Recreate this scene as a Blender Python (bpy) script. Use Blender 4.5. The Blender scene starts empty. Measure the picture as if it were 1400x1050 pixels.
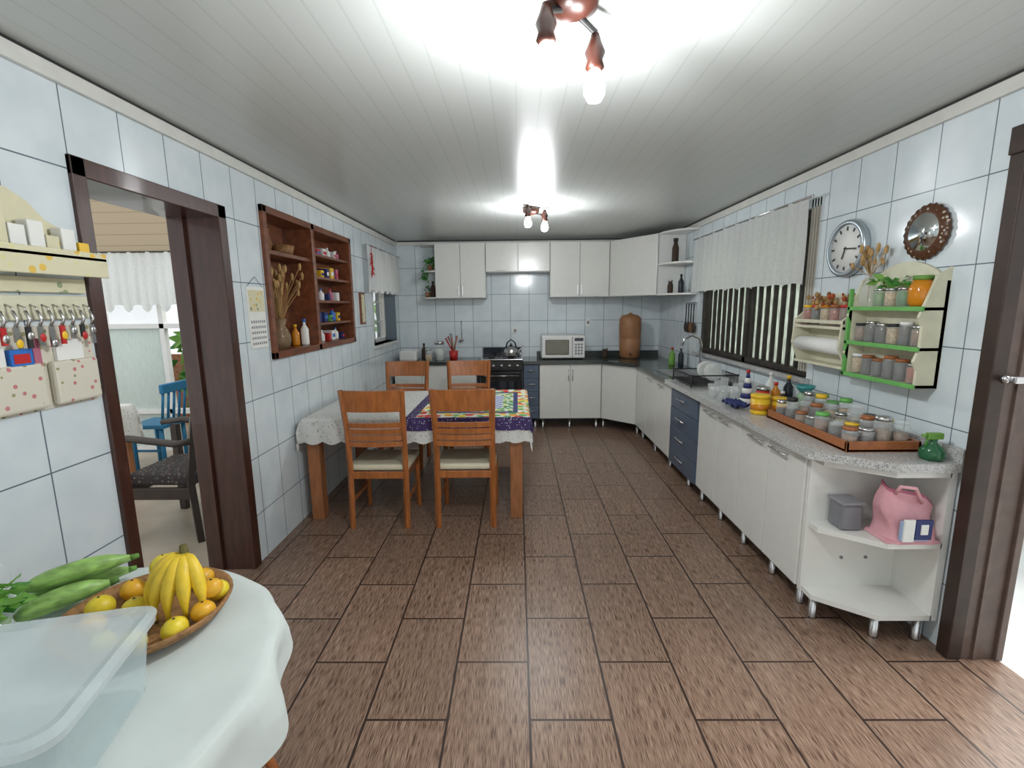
import bpy, bmesh, math, random
from mathutils import Matrix, Vector
random.seed(7)
rnd=random.uniform
S=bpy.context.scene
S.view_settings.view_transform='Standard'
# ------------------------------------------------------------------ materials
MC={}
def newmat(name):
    m=bpy.data.materials.new(name);m.use_nodes=True
    nt=m.node_tree;b=nt.nodes['Principled BSDF'];return m,nt,b
def M(name,col=(.8,.8,.8),rough=.5,metal=0,var=.08,scale=12,bump=0,trans=0,alpha=1,emit=0,spec=.5,stretch=None,transl=0,coat=0):
    if name in MC:return MC[name]
    m,nt,b=newmat(name);MC[name]=m
    N=nt.nodes.new;L=nt.links.new
    g=N('ShaderNodeNewGeometry');mp=N('ShaderNodeMapping');L(g.outputs['Position'],mp.inputs[0])
    if stretch:mp.inputs['Scale'].default_value=stretch
    no=N('ShaderNodeTexNoise');no.inputs['Scale'].default_value=scale;no.inputs['Detail'].default_value=5
    L(mp.outputs[0],no.inputs[0])
    r=N('ShaderNodeValToRGB');L(no.outputs[0],r.inputs[0])
    r.color_ramp.elements[0].position=.3;r.color_ramp.elements[1].position=.7
    r.color_ramp.elements[0].color=(*[max(0,c*(1-var)) for c in col],1)
    r.color_ramp.elements[1].color=(*[min(1,c*(1+var)) for c in col],1)
    L(r.outputs[0],b.inputs['Base Color'])
    b.inputs['Roughness'].default_value=rough;b.inputs['Metallic'].default_value=metal
    b.inputs['Transmission Weight'].default_value=trans;b.inputs['Alpha'].default_value=alpha
    b.inputs['Specular IOR Level'].default_value=spec;b.inputs['Coat Weight'].default_value=coat
    if emit:
        b.inputs['Emission Color'].default_value=(*col,1);b.inputs['Emission Strength'].default_value=emit
    if bump:
        bp=N('ShaderNodeBump');bp.inputs['Strength'].default_value=bump;bp.inputs['Distance'].default_value=.01
        L(no.outputs[0],bp.inputs['Height']);L(bp.outputs[0],b.inputs['Normal'])
    if transl:
        t=N('ShaderNodeBsdfTranslucent');L(r.outputs[0],t.inputs[0])
        mx=N('ShaderNodeMixShader');mx.inputs[0].default_value=transl
        L(b.outputs[0],mx.inputs[1]);L(t.outputs[0],mx.inputs[2]);L(mx.outputs[0],nt.nodes['Material Output'].inputs[0])
    return m
def tilemat(name,ax,off):
    m,nt,b=newmat(name);N=nt.nodes.new;L=nt.links.new
    g=N('ShaderNodeNewGeometry');s=N('ShaderNodeSeparateXYZ');L(g.outputs['Position'],s.inputs[0])
    c=N('ShaderNodeCombineXYZ')
    a=N('ShaderNodeMath');a.operation='ADD';a.inputs[1].default_value=off;L(s.outputs[ax],a.inputs[0])
    z=N('ShaderNodeMath');z.operation='ADD';z.inputs[1].default_value=.05;L(s.outputs[2],z.inputs[0])
    L(a.outputs[0],c.inputs[0]);L(z.outputs[0],c.inputs[1])
    br=N('ShaderNodeTexBrick');br.offset=0;br.squash=1
    br.inputs['Scale'].default_value=1;br.inputs['Brick Width'].default_value=.25;br.inputs['Row Height'].default_value=.35
    br.inputs['Mortar Size'].default_value=.0028;br.inputs['Mortar Smooth'].default_value=.2
    L(c.outputs[0],br.inputs[0])
    no=N('ShaderNodeTexNoise');no.inputs['Scale'].default_value=7;no.inputs['Detail'].default_value=6;L(g.outputs['Position'],no.inputs[0])
    r=N('ShaderNodeValToRGB');L(no.outputs[0],r.inputs[0])
    r.color_ramp.elements[0].position=.35;r.color_ramp.elements[1].position=.65
    r.color_ramp.elements[0].color=(.64,.71,.745,1);r.color_ramp.elements[1].color=(.71,.77,.80,1)
    L(r.outputs[0],br.inputs['Color1']);L(r.outputs[0],br.inputs['Color2']);br.inputs['Mortar'].default_value=(.14,.18,.22,1)
    L(br.outputs[0],b.inputs['Base Color']);b.inputs['Roughness'].default_value=.12
    bp=N('ShaderNodeBump');bp.inputs['Strength'].default_value=.4;bp.inputs['Distance'].default_value=.004;bp.invert=True
    L(br.outputs['Fac'],bp.inputs['Height']);L(bp.outputs[0],b.inputs['Normal'])
    return m
def floormat():
    m,nt,b=newmat('floor_wood_tile');N=nt.nodes.new;L=nt.links.new
    g=N('ShaderNodeNewGeometry');s=N('ShaderNodeSeparateXYZ');L(g.outputs['Position'],s.inputs[0])
    c=N('ShaderNodeCombineXYZ')
    a=N('ShaderNodeMath');a.operation='ADD';a.inputs[1].default_value=-1.265+5.9;L(s.outputs[1],a.inputs[0])
    z=N('ShaderNodeMath');z.operation='ADD';z.inputs[1].default_value=-.035+.313*20;L(s.outputs[0],z.inputs[0])
    L(a.outputs[0],c.inputs[0]);L(z.outputs[0],c.inputs[1])
    br=N('ShaderNodeTexBrick');br.offset=.5;br.offset_frequency=2;br.squash=1
    br.inputs['Scale'].default_value=1;br.inputs['Brick Width'].default_value=.59;br.inputs['Row Height'].default_value=.313
    br.inputs['Mortar Size'].default_value=.005;br.inputs['Mortar Smooth'].default_value=.1;br.inputs['Bias'].default_value=0
    L(c.outputs[0],br.inputs[0])
    br.inputs['Color1'].default_value=(0,0,0,1);br.inputs['Color2'].default_value=(1,1,1,1);br.inputs['Mortar'].default_value=(0,0,0,1)
    ad=N('ShaderNodeVectorMath');ad.operation='MULTIPLY_ADD';L(br.outputs[0],ad.inputs[0]);ad.inputs[1].default_value=(3,5,0);L(g.outputs['Position'],ad.inputs[2])
    def noise(sx,sy,det):
        mp=N('ShaderNodeMapping');mp.inputs['Scale'].default_value=(sx,sy,1)
        L(ad.outputs[0],mp.inputs[0])
        no=N('ShaderNodeTexNoise');no.inputs['Scale'].default_value=1;no.inputs['Detail'].default_value=det;no.inputs['Roughness'].default_value=.5;no.inputs['Distortion'].default_value=0
        L(mp.outputs[0],no.inputs[0]);return no
    no=noise(330,17,2);no2=noise(60,2.2,2)
    am=N('ShaderNodeMath');am.operation='MULTIPLY_ADD';L(no2.outputs[0],am.inputs[0]);am.inputs[1].default_value=.3;L(no.outputs[0],am.inputs[2])
    r=N('ShaderNodeValToRGB');L(am.outputs[0],r.inputs[0]);e=r.color_ramp.elements
    e[0].position=.50;e[0].color=(.088,.048,.032,1);e[1].position=.84;e[1].color=(.34,.235,.17,1)
    k=e.new(.62);k.color=(.21,.13,.09,1)
    hs=N('ShaderNodeHueSaturation');L(r.outputs[0],hs.inputs['Color'])
    mm=N('ShaderNodeMapRange');L(br.outputs[0],mm.inputs[0]);mm.inputs[3].default_value=.93;mm.inputs[4].default_value=1.08;L(mm.outputs[0],hs.inputs['Value'])
    mx=N('ShaderNodeMixRGB');L(br.outputs['Fac'],mx.inputs[0]);L(hs.outputs[0],mx.inputs[1]);mx.inputs[2].default_value=(.035,.02,.015,1)
    L(mx.outputs[0],b.inputs['Base Color']);b.inputs['Roughness'].default_value=.33
    bp=N('ShaderNodeBump');bp.inputs['Strength'].default_value=.15;bp.inputs['Distance'].default_value=.002
    L(no.outputs[0],bp.inputs['Height']);L(bp.outputs[0],b.inputs['Normal'])
    return m
def stripemat(name,ax,period,c1,c2,duty=.1,rough=.35,bump=.5,wav=0):
    m,nt,b=newmat(name);N=nt.nodes.new;L=nt.links.new
    g=N('ShaderNodeNewGeometry');s=N('ShaderNodeSeparateXYZ');L(g.outputs['Position'],s.inputs[0])
    d=N('ShaderNodeMath');d.operation='DIVIDE';d.inputs[1].default_value=period;L(s.outputs[ax],d.inputs[0])
    f=N('ShaderNodeMath');f.operation='FRACT';L(d.outputs[0],f.inputs[0])
    r=N('ShaderNodeValToRGB');L(f.outputs[0],r.inputs[0]);e=r.color_ramp.elements
    e[0].position=0;e[0].color=(*c2,1);e[1].position=duty;e[1].color=(*c1,1)
    L(r.outputs[0],b.inputs['Base Color']);b.inputs['Roughness'].default_value=rough
    bp=N('ShaderNodeBump');bp.inputs['Strength'].default_value=bump;bp.inputs['Distance'].default_value=.004
    L(r.outputs[0],bp.inputs['Height']);L(bp.outputs[0],b.inputs['Normal'])
    return m
def vormat(name,cols,scale,base,thr=.35,rough=.8,transl=0):
    m,nt,b=newmat(name);N=nt.nodes.new;L=nt.links.new
    g=N('ShaderNodeNewGeometry')
    v=N('ShaderNodeTexVoronoi');v.inputs['Scale'].default_value=scale;v.inputs['Randomness'].default_value=.7;L(g.outputs['Position'],v.inputs[0])
    s=N('ShaderNodeSeparateColor');L(v.outputs['Color'],s.inputs[0])
    r=N('ShaderNodeValToRGB');r.color_ramp.interpolation='CONSTANT';L(s.outputs[0],r.inputs[0]);e=r.color_ramp.elements
    n=len(cols);e[0].position=0;e[0].color=(*cols[0],1);e[1].position=1/n;e[1].color=(*cols[1],1)
    for i in range(2,n):
        k=e.new(i/n);k.color=(*cols[i],1)
    lt=N('ShaderNodeMath');lt.operation='LESS_THAN';lt.inputs[1].default_value=thr;L(v.outputs['Distance'],lt.inputs[0])
    mx=N('ShaderNodeMixRGB');L(lt.outputs[0],mx.inputs[0]);mx.inputs[1].default_value=(*base,1);L(r.outputs[0],mx.inputs[2])
    L(mx.outputs[0],b.inputs['Base Color']);b.inputs['Roughness'].default_value=rough
    return m
def checkmat(name,c1,c2,scale):
    m,nt,b=newmat(name);N=nt.nodes.new;L=nt.links.new
    g=N('ShaderNodeNewGeometry');v=N('ShaderNodeTexChecker');v.inputs['Scale'].default_value=scale
    v.inputs[1].default_value=(*c1,1);v.inputs[2].default_value=(*c2,1)
    L(g.outputs['Position'],v.inputs[0]);L(v.outputs[0],b.inputs['Base Color']);b.inputs['Roughness'].default_value=.8
    return m
white=M('cabinet_white_laminate',(.75,.75,.71),.22,var=.02)
whitein=M('cabinet_white_inside',(.72,.73,.71),.4,var=.03)
plast=M('white_plastic',(.78,.78,.76),.35,var=.02)
pvc=stripemat('ceiling_pvc_slats',0,.1,(.60,.625,.605),(.50,.525,.505),.10,.30,.12)
tileY=tilemat('wall_tile_side',1,-.03);tileX=tilemat('wall_tile_back',0,5.09)
floorm=floormat()
darkw=M('door_frame_wood',(.05,.016,.010),.35,var=.35,scale=6,stretch=(6,6,.8),coat=.3)
nichew=M('niche_wood',(.17,.052,.020),.35,var=.35,scale=6,stretch=(4,.8,4),coat=.2)
chairw=M('chair_orange_wood',(.37,.12,.030),.32,var=.25,scale=8,stretch=(5,5,.8),coat=.3)
tablew=M('table_wood',(.33,.13,.05),.4,var=.25,scale=8,stretch=(5,5,.8))
seatm=M('seat_cream_vinyl',(.66,.61,.45),.45,var=.05)
clothw=vormat('lace_white_cloth',[(.42,.42,.39),(.52,.52,.49),(.46,.46,.43)],42,(.64,.64,.61),.30)
sheet=M('table_sheet_white',(.58,.63,.61),.8,var=.05,scale=7,bump=.15)
curt=M('curtain_white',(.82,.83,.82),.9,var=.05,scale=60,transl=.45)
fabric=vormat('floral_fabric',[(.45,.06,.08),(.3,.3,.15),(.66,.62,.52),(.55,.2,.2)],38,(.66,.62,.52),.28)
fabricy=vormat('yellow_print',[(.75,.5,.1),(.68,.64,.35),(.3,.35,.2),(.7,.65,.45)],30,(.68,.64,.45),.35)
gran=vormat('granite_light',[(.20,.20,.20),(.62,.62,.61),(.38,.37,.36),(.66,.66,.64)],170,(.46,.46,.45),.45,.15)
grang=vormat('granite_dark',[(.02,.03,.025),(.08,.09,.08),(.04,.05,.045)],200,(.05,.06,.055),.45,.12)
blue=M('drawer_slate_blue',(.085,.115,.17),.35,var=.06)
black=M('black_enamel',(.012,.012,.014),.15,var=.1)
blk2=M('black_plastic_and_gap_shade',(.02,.02,.02),.5)
steel=M('steel',(.6,.6,.6),.25,metal=1,var=.05)
chrome=M('chrome',(.8,.8,.8),.1,metal=1,var=.02)
glass=M('clear_glass',(.85,.9,.9),.05,alpha=.22,spec=.8)
glassd=M('oven_glass',(.015,.02,.03),.05)
frost=M('frosted_container',(.62,.74,.76),.2,alpha=.42,var=.05)
frostlid=M('container_lid',(.72,.80,.81),.2,alpha=.42,var=.03)
clay=M('clay_ceramic',(.34,.16,.07),.5,var=.12)
green=M('rack_green',(.14,.42,.10),.5)
cream=M('rack_cream',(.66,.64,.48),.5)
trayw=M('tray_wood',(.33,.11,.035),.4,var=.2,stretch=(3,8,3))
straw=M('straw_tray',(.28,.14,.05),.6,var=.4,scale=60,bump=.3)
yellow=M('yellow',(.8,.5,.02),.4);red=M('red',(.5,.02,.02),.4);bluep=M('blue_plastic',(.03,.15,.5),.35)
dkblue=M('navy',(.02,.03,.14),.6);pink=M('pink_fabric',(.70,.36,.40),.8,var=.1,bump=.2);pinkd=M('mauve',(.45,.13,.2),.6)
grey=M('grey_plastic',(.25,.25,.27),.5);ban=M('banana_skin',(.72,.50,.03),.45,var=.15,scale=25);bantip=M('banana_tip',(.12,.1,.02),.7)
lemon=M('lemon_skin',(.72,.56,.03),.4,bump=.1,scale=60);orng=M('orange_skin',(.72,.38,.02),.4,bump=.1,scale=80)
zuc=M('zucchini_skin',(.27,.46,.12),.4,var=.35,scale=30,stretch=(1,1,3));leaf=M('leaf_green',(.05,.22,.03),.45,var=.4,scale=20)
leafl=M('leaf_light',(.2,.42,.08),.5,var=.4,scale=5,transl=.3);brown=M('brown_spice',(.2,.09,.03),.8,var=.5,scale=90)
spice2=M('spice_red',(.35,.07,.02),.8,var=.5,scale=90);spice3=M('spice_beige',(.48,.33,.15),.8,var=.4,scale=90);spice4=M('spice_dark',(.05,.03,.02),.8,var=.5,scale=90)
honey=M('honey',(.6,.22,.01),.1);paper=M('paper_white',(.8,.8,.77),.8,var=.03);wheat=M('dry_wheat',(.42,.26,.10),.8,var=.3)
bluech=M('painted_blue',(.01,.16,.32),.4);darkch=M('dark_chair_wood',(.03,.018,.012),.4,var=.3);otherfl=M('other_room_floor',(.42,.35,.27),.35,var=.15,scale=4)
woodwall=stripemat('wood_wall_boards',2,.11,(.42,.33,.22),(.2,.14,.08),.08,.6)
bark=M('bark_dark',(.035,.028,.022),.6,var=.4);lampw=M('lamp_red_wood',(.045,.012,.007),.35,var=.2)
bulbm=M('bulb_glow',(1,.98,.95),.3,emit=40)
metalbr=M('door_metal_brown',(.12,.08,.065),.45,var=.2,scale=15);metalbd=M('door_metal_dark',(.035,.018,.012),.5,var=.3)
trimm=M('ceiling_trim_white',(.66,.66,.62),.4,var=.05);concrete=M('outdoor_concrete',(.7,.7,.68),.9,var=.08,scale=3)
mirror=M('mirror_glass',(.75,.78,.78),.03,metal=1,var=.01);amber=vormat('amber_mosaic',[(.10,.04,.015),(.5,.45,.38),(.08,.03,.01)],55,(.09,.035,.015),.33,.3)
brick=vormat('garden_brick',[(.4,.15,.08),(.3,.12,.07)],20,(.35,.2,.14),.4)
# ------------------------------------------------------------------ builder
class O:
    def __init__(s,name,mw=None):
        s.n=name;s.bm=bmesh.new();s.m=[];s.T=Matrix.Identity(4);s.mw=mw
    def mi(s,m):
        if m not in s.m:s.m.append(m)
        return s.m.index(m)
    def merge(s,b,m,smooth=False,T=None):
        i=s.mi(m);X=s.T@T if T is not None else s.T
        mp={}
        for v in b.verts:mp[v]=s.bm.verts.new(X@v.co)
        for f in b.faces:
            try:
                g=s.bm.faces.new([mp[v] for v in f.verts]);g.material_index=i;g.smooth=smooth
            except ValueError:pass
        b.free();return s
    def box(s,x0,x1,y0,y1,z0,z1,m,bev=0,T=None):
        b=bmesh.new();bmesh.ops.create_cube(b,size=1)
        for v in b.verts:
            v.co=Vector(((x0+x1)/2+v.co.x*(x1-x0),(y0+y1)/2+v.co.y*(y1-y0),(z0+z1)/2+v.co.z*(z1-z0)))
        if bev:bmesh.ops.bevel(b,geom=b.edges[:],offset=bev,segments=2,affect='EDGES',profile=.5)
        return s.merge(b,m,False,T)
    def cyl(s,p0,p1,r0,m,r1=None,n=16,cap=True):
        p0=Vector(p0);p1=Vector(p1);r1=r0 if r1 is None else r1
        return s.tube([p0,p1],[r0,r1],m,n,cap)
    def tube(s,pts,rad,m,n=12,cap=True,smooth=True,flat=1):
        pts=[Vector(p) for p in pts]
        if not isinstance(rad,(list,tuple)):rad=[rad]*len(pts)
        b=bmesh.new();rings=[];up=None
        for i,p in enumerate(pts):
            d=(pts[min(i+1,len(pts)-1)]-pts[max(i-1,0)]).normalized()
            if up is None:
                up=Vector((0,0,1)) if abs(d.z)<.9 else Vector((1,0,0))
            a=d.cross(up).normalized();c=a.cross(d).normalized();up=c
            rings.append([b.verts.new(p+(a*math.cos(2*math.pi*k/n)+c*flat*math.sin(2*math.pi*k/n))*rad[i]) for k in range(n)])
        for i in range(len(pts)-1):
            for k in range(n):b.faces.new([rings[i][k],rings[i][(k+1)%n],rings[i+1][(k+1)%n],rings[i+1][k]])
        if cap:
            b.faces.new(rings[0][::-1]);b.faces.new(rings[-1])
        return s.merge(b,m,smooth)
    def lathe(s,c,prof,m,n=24,sx=1,sy=1,flute=0,nf=24,T=None):
        b=bmesh.new();rings=[]
        for r,z in prof:
            rings.append([b.verts.new((c[0]+sx*r*(1+flute*math.cos(nf*2*math.pi*k/n))*math.cos(2*math.pi*k/n),c[1]+sy*r*(1+flute*math.cos(nf*2*math.pi*k/n))*math.sin(2*math.pi*k/n),c[2]+z)) for k in range(n)])
        for i in range(len(prof)-1):
            for k in range(n):b.faces.new([rings[i][k],rings[i][(k+1)%n],rings[i+1][(k+1)%n],rings[i+1][k]])
        if prof[0][0]>1e-4:b.faces.new(rings[0][::-1])
        if prof[-1][0]>1e-4:b.faces.new(rings[-1])
        return s.merge(b,m,True,T)
    def ball(s,c,r,m,sc=(1,1,1),T=None):
        b=bmesh.new();bmesh.ops.create_uvsphere(b,u_segments=18,v_segments=12,radius=r)
        for v in b.verts:v.co=Vector(c)+Vector((v.co.x*sc[0],v.co.y*sc[1],v.co.z*sc[2]))
        return s.merge(b,m,True,T)
    def prism(s,poly,a0,a1,m,axis='z'):
        b=bmesh.new()
        def P(p,a):
            return {'z':(p[0],p[1],a),'x':(a,p[0],p[1]),'y':(p[0],a,p[1])}[axis]
        A=[b.verts.new(P(p,a0)) for p in poly];B=[b.verts.new(P(p,a1)) for p in poly];n=len(poly)
        b.faces.new(A[::-1]);b.faces.new(B)
        for i in range(n):b.faces.new([A[i],A[(i+1)%n],B[(i+1)%n],B[i]])
        bmesh.ops.recalc_face_normals(b,faces=b.faces)
        return s.merge(b,m)
    def grid(s,fn,nu,nv,m,mf=None):
        vs=[[s.bm.verts.new(s.T@Vector(fn(i/nu,j/nv))) for j in range(nv+1)] for i in range(nu+1)]
        k=s.mi(m)
        for i in range(nu):
            for j in range(nv):
                f=s.bm.faces.new([vs[i][j],vs[i+1][j],vs[i+1][j+1],vs[i][j+1]]);f.smooth=True
                f.material_index=k if mf is None else s.mi(mf((i+.5)/nu,(j+.5)/nv))
        return s
    def leaves(s,c,r,n,size,mats):
        for _ in range(n):
            d=Vector((rnd(-1,1),rnd(-1,1),rnd(-1,1)))
            if d.length>1:d.normalize()
            p=Vector((c[0]+d.x*r[0],c[1]+d.y*r[1],c[2]+d.z*r[2]))
            a=Vector((rnd(-1,1),rnd(-1,1),rnd(-.8,.6))).normalized();q=a.cross(Vector((rnd(-1,1),rnd(-1,1),rnd(-1,1)))).normalized()
            l=size*rnd(.7,1.3);w=l*.28;nn=a.cross(q)*l*.1
            vs=[s.bm.verts.new(s.T@x) for x in (p,p+a*l*.4+q*w+nn,p+a*l,p+a*l*.4-q*w+nn)]
            f=s.bm.faces.new(vs);f.material_index=s.mi(random.choice(mats))
        return s
    def done(s,solid=0):
        me=bpy.data.meshes.new(s.n);s.bm.to_mesh(me);s.bm.free()
        for m in s.m:me.materials.append(m)
        ob=bpy.data.objects.new(s.n,me);S.collection.objects.link(ob)
        if solid:
            md=ob.modifiers.new('thick','SOLIDIFY');md.thickness=solid
        return ob
XL,XR,YB,ZC=-1.6,1.9,6.4,2.4
XW=2.09
# ------------------------------------------------------------------ shell
o=O('floor');o.box(-1.86,XW,-1.2,6.6,-.1,0,floorm);o.done()
o=O('ceiling');o.box(-1.86,XW,-1.2,6.6,ZC,2.5,pvc);o.done()
def wallX(name,x0,x1,ys,zs,openf,m):
    o=O(name)
    for i in range(len(ys)-1):
        for j in range(len(zs)-1):
            r=openf((ys[i]+ys[i+1])/2,(zs[j]+zs[j+1])/2)
            if r is None:continue
            a,b=r if r!=1 else (x0,x1)
            o.box(a,b,ys[i],ys[i+1],zs[j],zs[j+1],m)
    return o.done()
def lf(y,z):
    if 1.82<y<2.63 and z<2.04:return None
    if 3.07<y<4.6 and 1.24<z<2.17:return (-1.86,-1.8)
    if 5.28<y<6.28 and 1.12<z<2.15:return None
    return 1
wallX('wall_left',-1.86,-1.6,[-1.2,1.82,2.63,3.07,4.6,5.28,6.28,6.6],[0,1.12,1.24,2.04,2.15,2.17,2.4],lf,tileY)
def rf(y,z):
    if .7<y<1.89 and z<2.1:return None
    if 3.1<y<5.0 and 1.06<z<2.15:return None
    return 1
wallX('wall_right',1.9,XW,[-1.2,.7,1.89,3.1,5.0,6.6],[0,1.06,2.1,2.15,2.4],rf,tileY)
o=O('wall_back');o.box(-1.6,1.9,6.4,6.6,0,2.4,tileX);o.done()
o=O('trim_1');o.box(XL,XL+.022,-1.2,YB-.03,2.33,2.385,trimm,.004);o.box(XL,XL+.012,-1.2,YB-.03,2.385,2.399,blk2);o.done()  # black strip above the trim stands in for shade in the ceiling gap
o=O('trim_2');o.box(XR-.022,XR,-1.2,YB-.03,2.33,2.385,trimm,.004);o.box(XR-.012,XR,-1.2,YB-.03,2.385,2.399,blk2);o.done()  # same black strip here, shade of the gap modelled as a dark box
o=O('trim_3');o.box(XL+.03,XR-.03,YB-.02,YB,2.34,2.385,trimm);o.box(XL+.03,XR-.03,YB-.012,YB,2.385,2.399,blk2);o.done()  # dark box over the back trim imitates the shadow line under the ceiling
o=O('ground_outside');o.box(-12,14,-8,16,-.3,-.12,concrete);o.done()
o=O('door_1')
o.box(-1.87,-1.585,1.77,1.83,0,2.1,darkw,.004)
o.box(-1.87,-1.585,2.61,2.68,0,2.1,darkw,.004)
o.box(-1.87,-1.585,1.77,2.68,2.03,2.1,darkw,.004)
o.box(-1.80,-1.77,2.59,2.615,0,2.03,darkw)
o.done()
o=O('door_2')
o.box(1.87,1.93,1.865,1.925,0,2.18,metalbd,.004)
o.box(1.93,2.10,1.87,1.90,0,2.12,metalbr,.003)
o.box(1.975,1.99,1.86,1.872,0,2.1,metalbr)
o.box(2.07,2.10,1.855,1.90,0,2.12,metalbr,.003)
o.box(1.86,1.94,.66,1.925,2.09,2.19,metalbd,.004)
o.box(1.87,2.10,.66,.72,0,2.1,metalbd,.004)
o.box(1.90,1.96,1.80,1.868,1.235,1.262,steel,.004)
o.cyl((1.905,1.835,1.248),(1.885,1.835,1.248),.016,steel)
o.done()
# ------------------------------------------------------------------ left window
o=O('window_1')
for a in((5.28,5.32),(6.24,6.28),(5.76,5.8)):o.box(-1.80,-1.74,a[0],a[1],1.12,2.15,plast)
for a in((1.12,1.16),(2.11,2.15)):o.box(-1.80,-1.74,5.28,6.28,a[0],a[1],plast)
for z in(1.36,1.6,1.84):o.box(-1.79,-1.77,5.28,6.28,z,z+.015,plast)
o.box(-1.86,-1.57,5.26,6.3,1.09,1.12,trimm)
o.box(-1.775,-1.77,5.32,6.24,1.16,2.11,glass);o.done()
def curtain(name,x,y0,y1,z0,z1,folds,amp,scal,rodm=steel,side=1,axis='x'):
    o=O(name)
    def fn(u,v):
        y=y0+(y1-y0)*u
        zz=z0+scal*abs(math.sin(u*math.pi*folds*.5))
        z=z1-(z1-zz)*v
        d=x+side*(amp*(.4+.6*v)*math.sin(u*folds*math.pi*2)+.006*math.sin(u*47+v*3))
        return (d,y,z) if axis=='x' else (y,d,z)
    o.grid(fn,int(folds*10),14,curt)
    p0,p1=((x,y0-.04,z1),(x,y1+.04,z1)) if axis=='x' else ((y0-.04,x,z1),(y1+.04,x,z1))
    o.cyl(p0,p1,.008,rodm,n=8)
    return o.done()
curtain('window_curtain',-1.54,5.0,6.32,1.70,2.19,11,.018,.03)
curtain('window_curtain',1.83,3.12,5.03,1.66,2.20,17,.018,.02)
# ------------------------------------------------------------------ right window
ribw=M('louver_glass',(.72,.76,.70),.25,var=.3,scale=30,stretch=(1,3,.4),transl=.65)
o=O('window_2')
for a in((3.1,3.16),(4.94,5.0),(4.02,4.07)):o.box(1.93,2.0,a[0],a[1],1.06,2.15,bark)
for a in((1.06,1.10),(2.1,2.15)):o.box(1.93,2.0,3.1,5.0,a[0],a[1],bark)
y=3.19
while y<4.9:
    o.box(1.94,1.965,y,y+.026,1.10,2.1,bark)
    o.box(1.967,1.98,y+.055,y+.061,1.10,2.1,bark)
    y+=.11
o.box(1.985,1.99,3.16,4.94,1.10,2.1,ribw)
for k in range(4):o.box(1.90,1.925,3.10+.028*k,3.115+.028*k,1.1,2.2,M('slat_beige',(.45,.42,.36),.5))
o.box(1.86,XW,3.05,5.05,1.03,1.06,gran)
o.done()
o=O('neighbour_wall');o.box(3.6,3.7,2.6,9.5,-.12,1.35,trimm);o.box(3.58,3.72,2.6,9.5,1.35,1.4,concrete);o.done()
o=O('garden_bush');o.leaves((-2.9,7.6,1.4),(.7,.9,.9),700,.16,[leaf,leafl]);o.cyl((-2.9,7.6,-.12),(-2.9,7.6,1.2),.05,bark);o.done()
# ------------------------------------------------------------------ niche
o=O('niche_shelf')
y0,y1,z0,z1=3.05,4.62,1.22,2.19
o.box(-1.79,-1.775,y0+.03,y1-.03,z0+.03,z1-.03,nichew)
for a in((y0,y0+.045),(y1-.045,y1),(3.75,3.80)):o.box(-1.78,-1.575,a[0],a[1],z0,z1,nichew,.003)
for a in((z0,z0+.045),(z1-.045,z1)):o.box(-1.78,-1.575,y0,y1,a[0],a[1],nichew,.003)
o.box(-1.78,-1.60,y0+.04,3.76,1.90,1.925,nichew)
for z in(1.96,1.78,1.59,1.41):o.box(-1.78,-1.60,3.79,y1-.04,z,z+.02,nichew)
o.done()
def bottle(name,x,y,z,r,h,m,cap,neck=.35):
    o=O(name);o.lathe((x,y,z),[(r*.9,0),(r,.01),(r,h*.6),(r*neck,h*.78),(r*neck,h*.88)],m,14);o.lathe((x,y,z+h*.88),[(r*neck*1.25,0),(r*neck*1.25,h*.12)],cap,12);return o.done()
def jar(o,x,y,z,r,h,c,lid,fill=.75):
    o.lathe((x,y,z),[(r*.95,0),(r,.006),(r,h*.8),(r*.85,h*.88)],glass,16)
    o.lathe((x,y,z+.004),[(r*.9,0),(r*.9,h*fill)],c,12)
    o.lathe((x,y,z+h*.86),[(r*.92,0),(r*.92,h*.14)],lid,14)
o=O('glass_vase_with_dry_wheat')
o.lathe((-1.69,3.38,1.266),[(.05,0),(.065,.05),(.06,.1),(.03,.16),(.045,.21)],M('vase_glass',(.35,.25,.15),.1,alpha=.6),18)
for k in range(34):
    a=rnd(-.22,.26);b=rnd(-.05,.08);h=rnd(.25,.46)
    p=Vector((-1.69+b,3.38+a,1.40+h));o.tube([(-1.69,3.38,1.42),(-1.69+b*.4,3.38+a*.4,1.42+h*.5),p],.0022,wheat,5)
    o.ball(p,.011,wheat,(1,1,2.6))
o.done()
bottle('brown_bottle',-1.70,3.62,1.266,.028,.16,honey,yellow)
o=O('ceramic_jug');o.lathe((-1.69,3.25,1.926),[(.04,0),(.055,.05),(.035,.11),(.045,.15)],brown,16);o.tube([(-1.69,3.295,2.03),(-1.69,3.33,2.01),(-1.69,3.30,1.95)],.006,brown,6);o.done()
o=O('wicker_basket');o.lathe((-1.69,3.52,1.926),[(.06,0),(.075,.07),(.07,.07),(.05,.01)],straw,16);o.done()
cols=[bluep,yellow,red,paper,plast,pinkd,green,dkblue,paper,plast]
def medbox(name,y,z,w,h,m):
    o=O(name);o.box(-1.74,-1.65,y-w/2,y+w/2,z,z+h,m,.003);o.box(-1.651,-1.648,y-w/2+.008,y+w/2-.008,z+h*.3,z+h*.65,random.choice([paper,bluep,red,dkblue]));return o.done()
for z,hmax in((1.266,.11),(1.431,.12),(1.611,.13),(1.801,.12),(1.981,.1)):
    y=3.87
    while y<4.5:
        w=rnd(.05,.1)
        if rnd(0,1)<.45:
            bottle('medicine_bottle',-1.68,y,z,rnd(.022,.03),rnd(.08,hmax),random.choice(cols),random.choice([paper,bluep,red]))
        else:medbox('medicine_box',y,z,w*.8,rnd(.05,hmax-.02),random.choice(cols))
        y+=w+.03
bottle('soap_dispenser_bottle',-1.66,3.69,1.266,.03,.2,paper,bluep)
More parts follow.
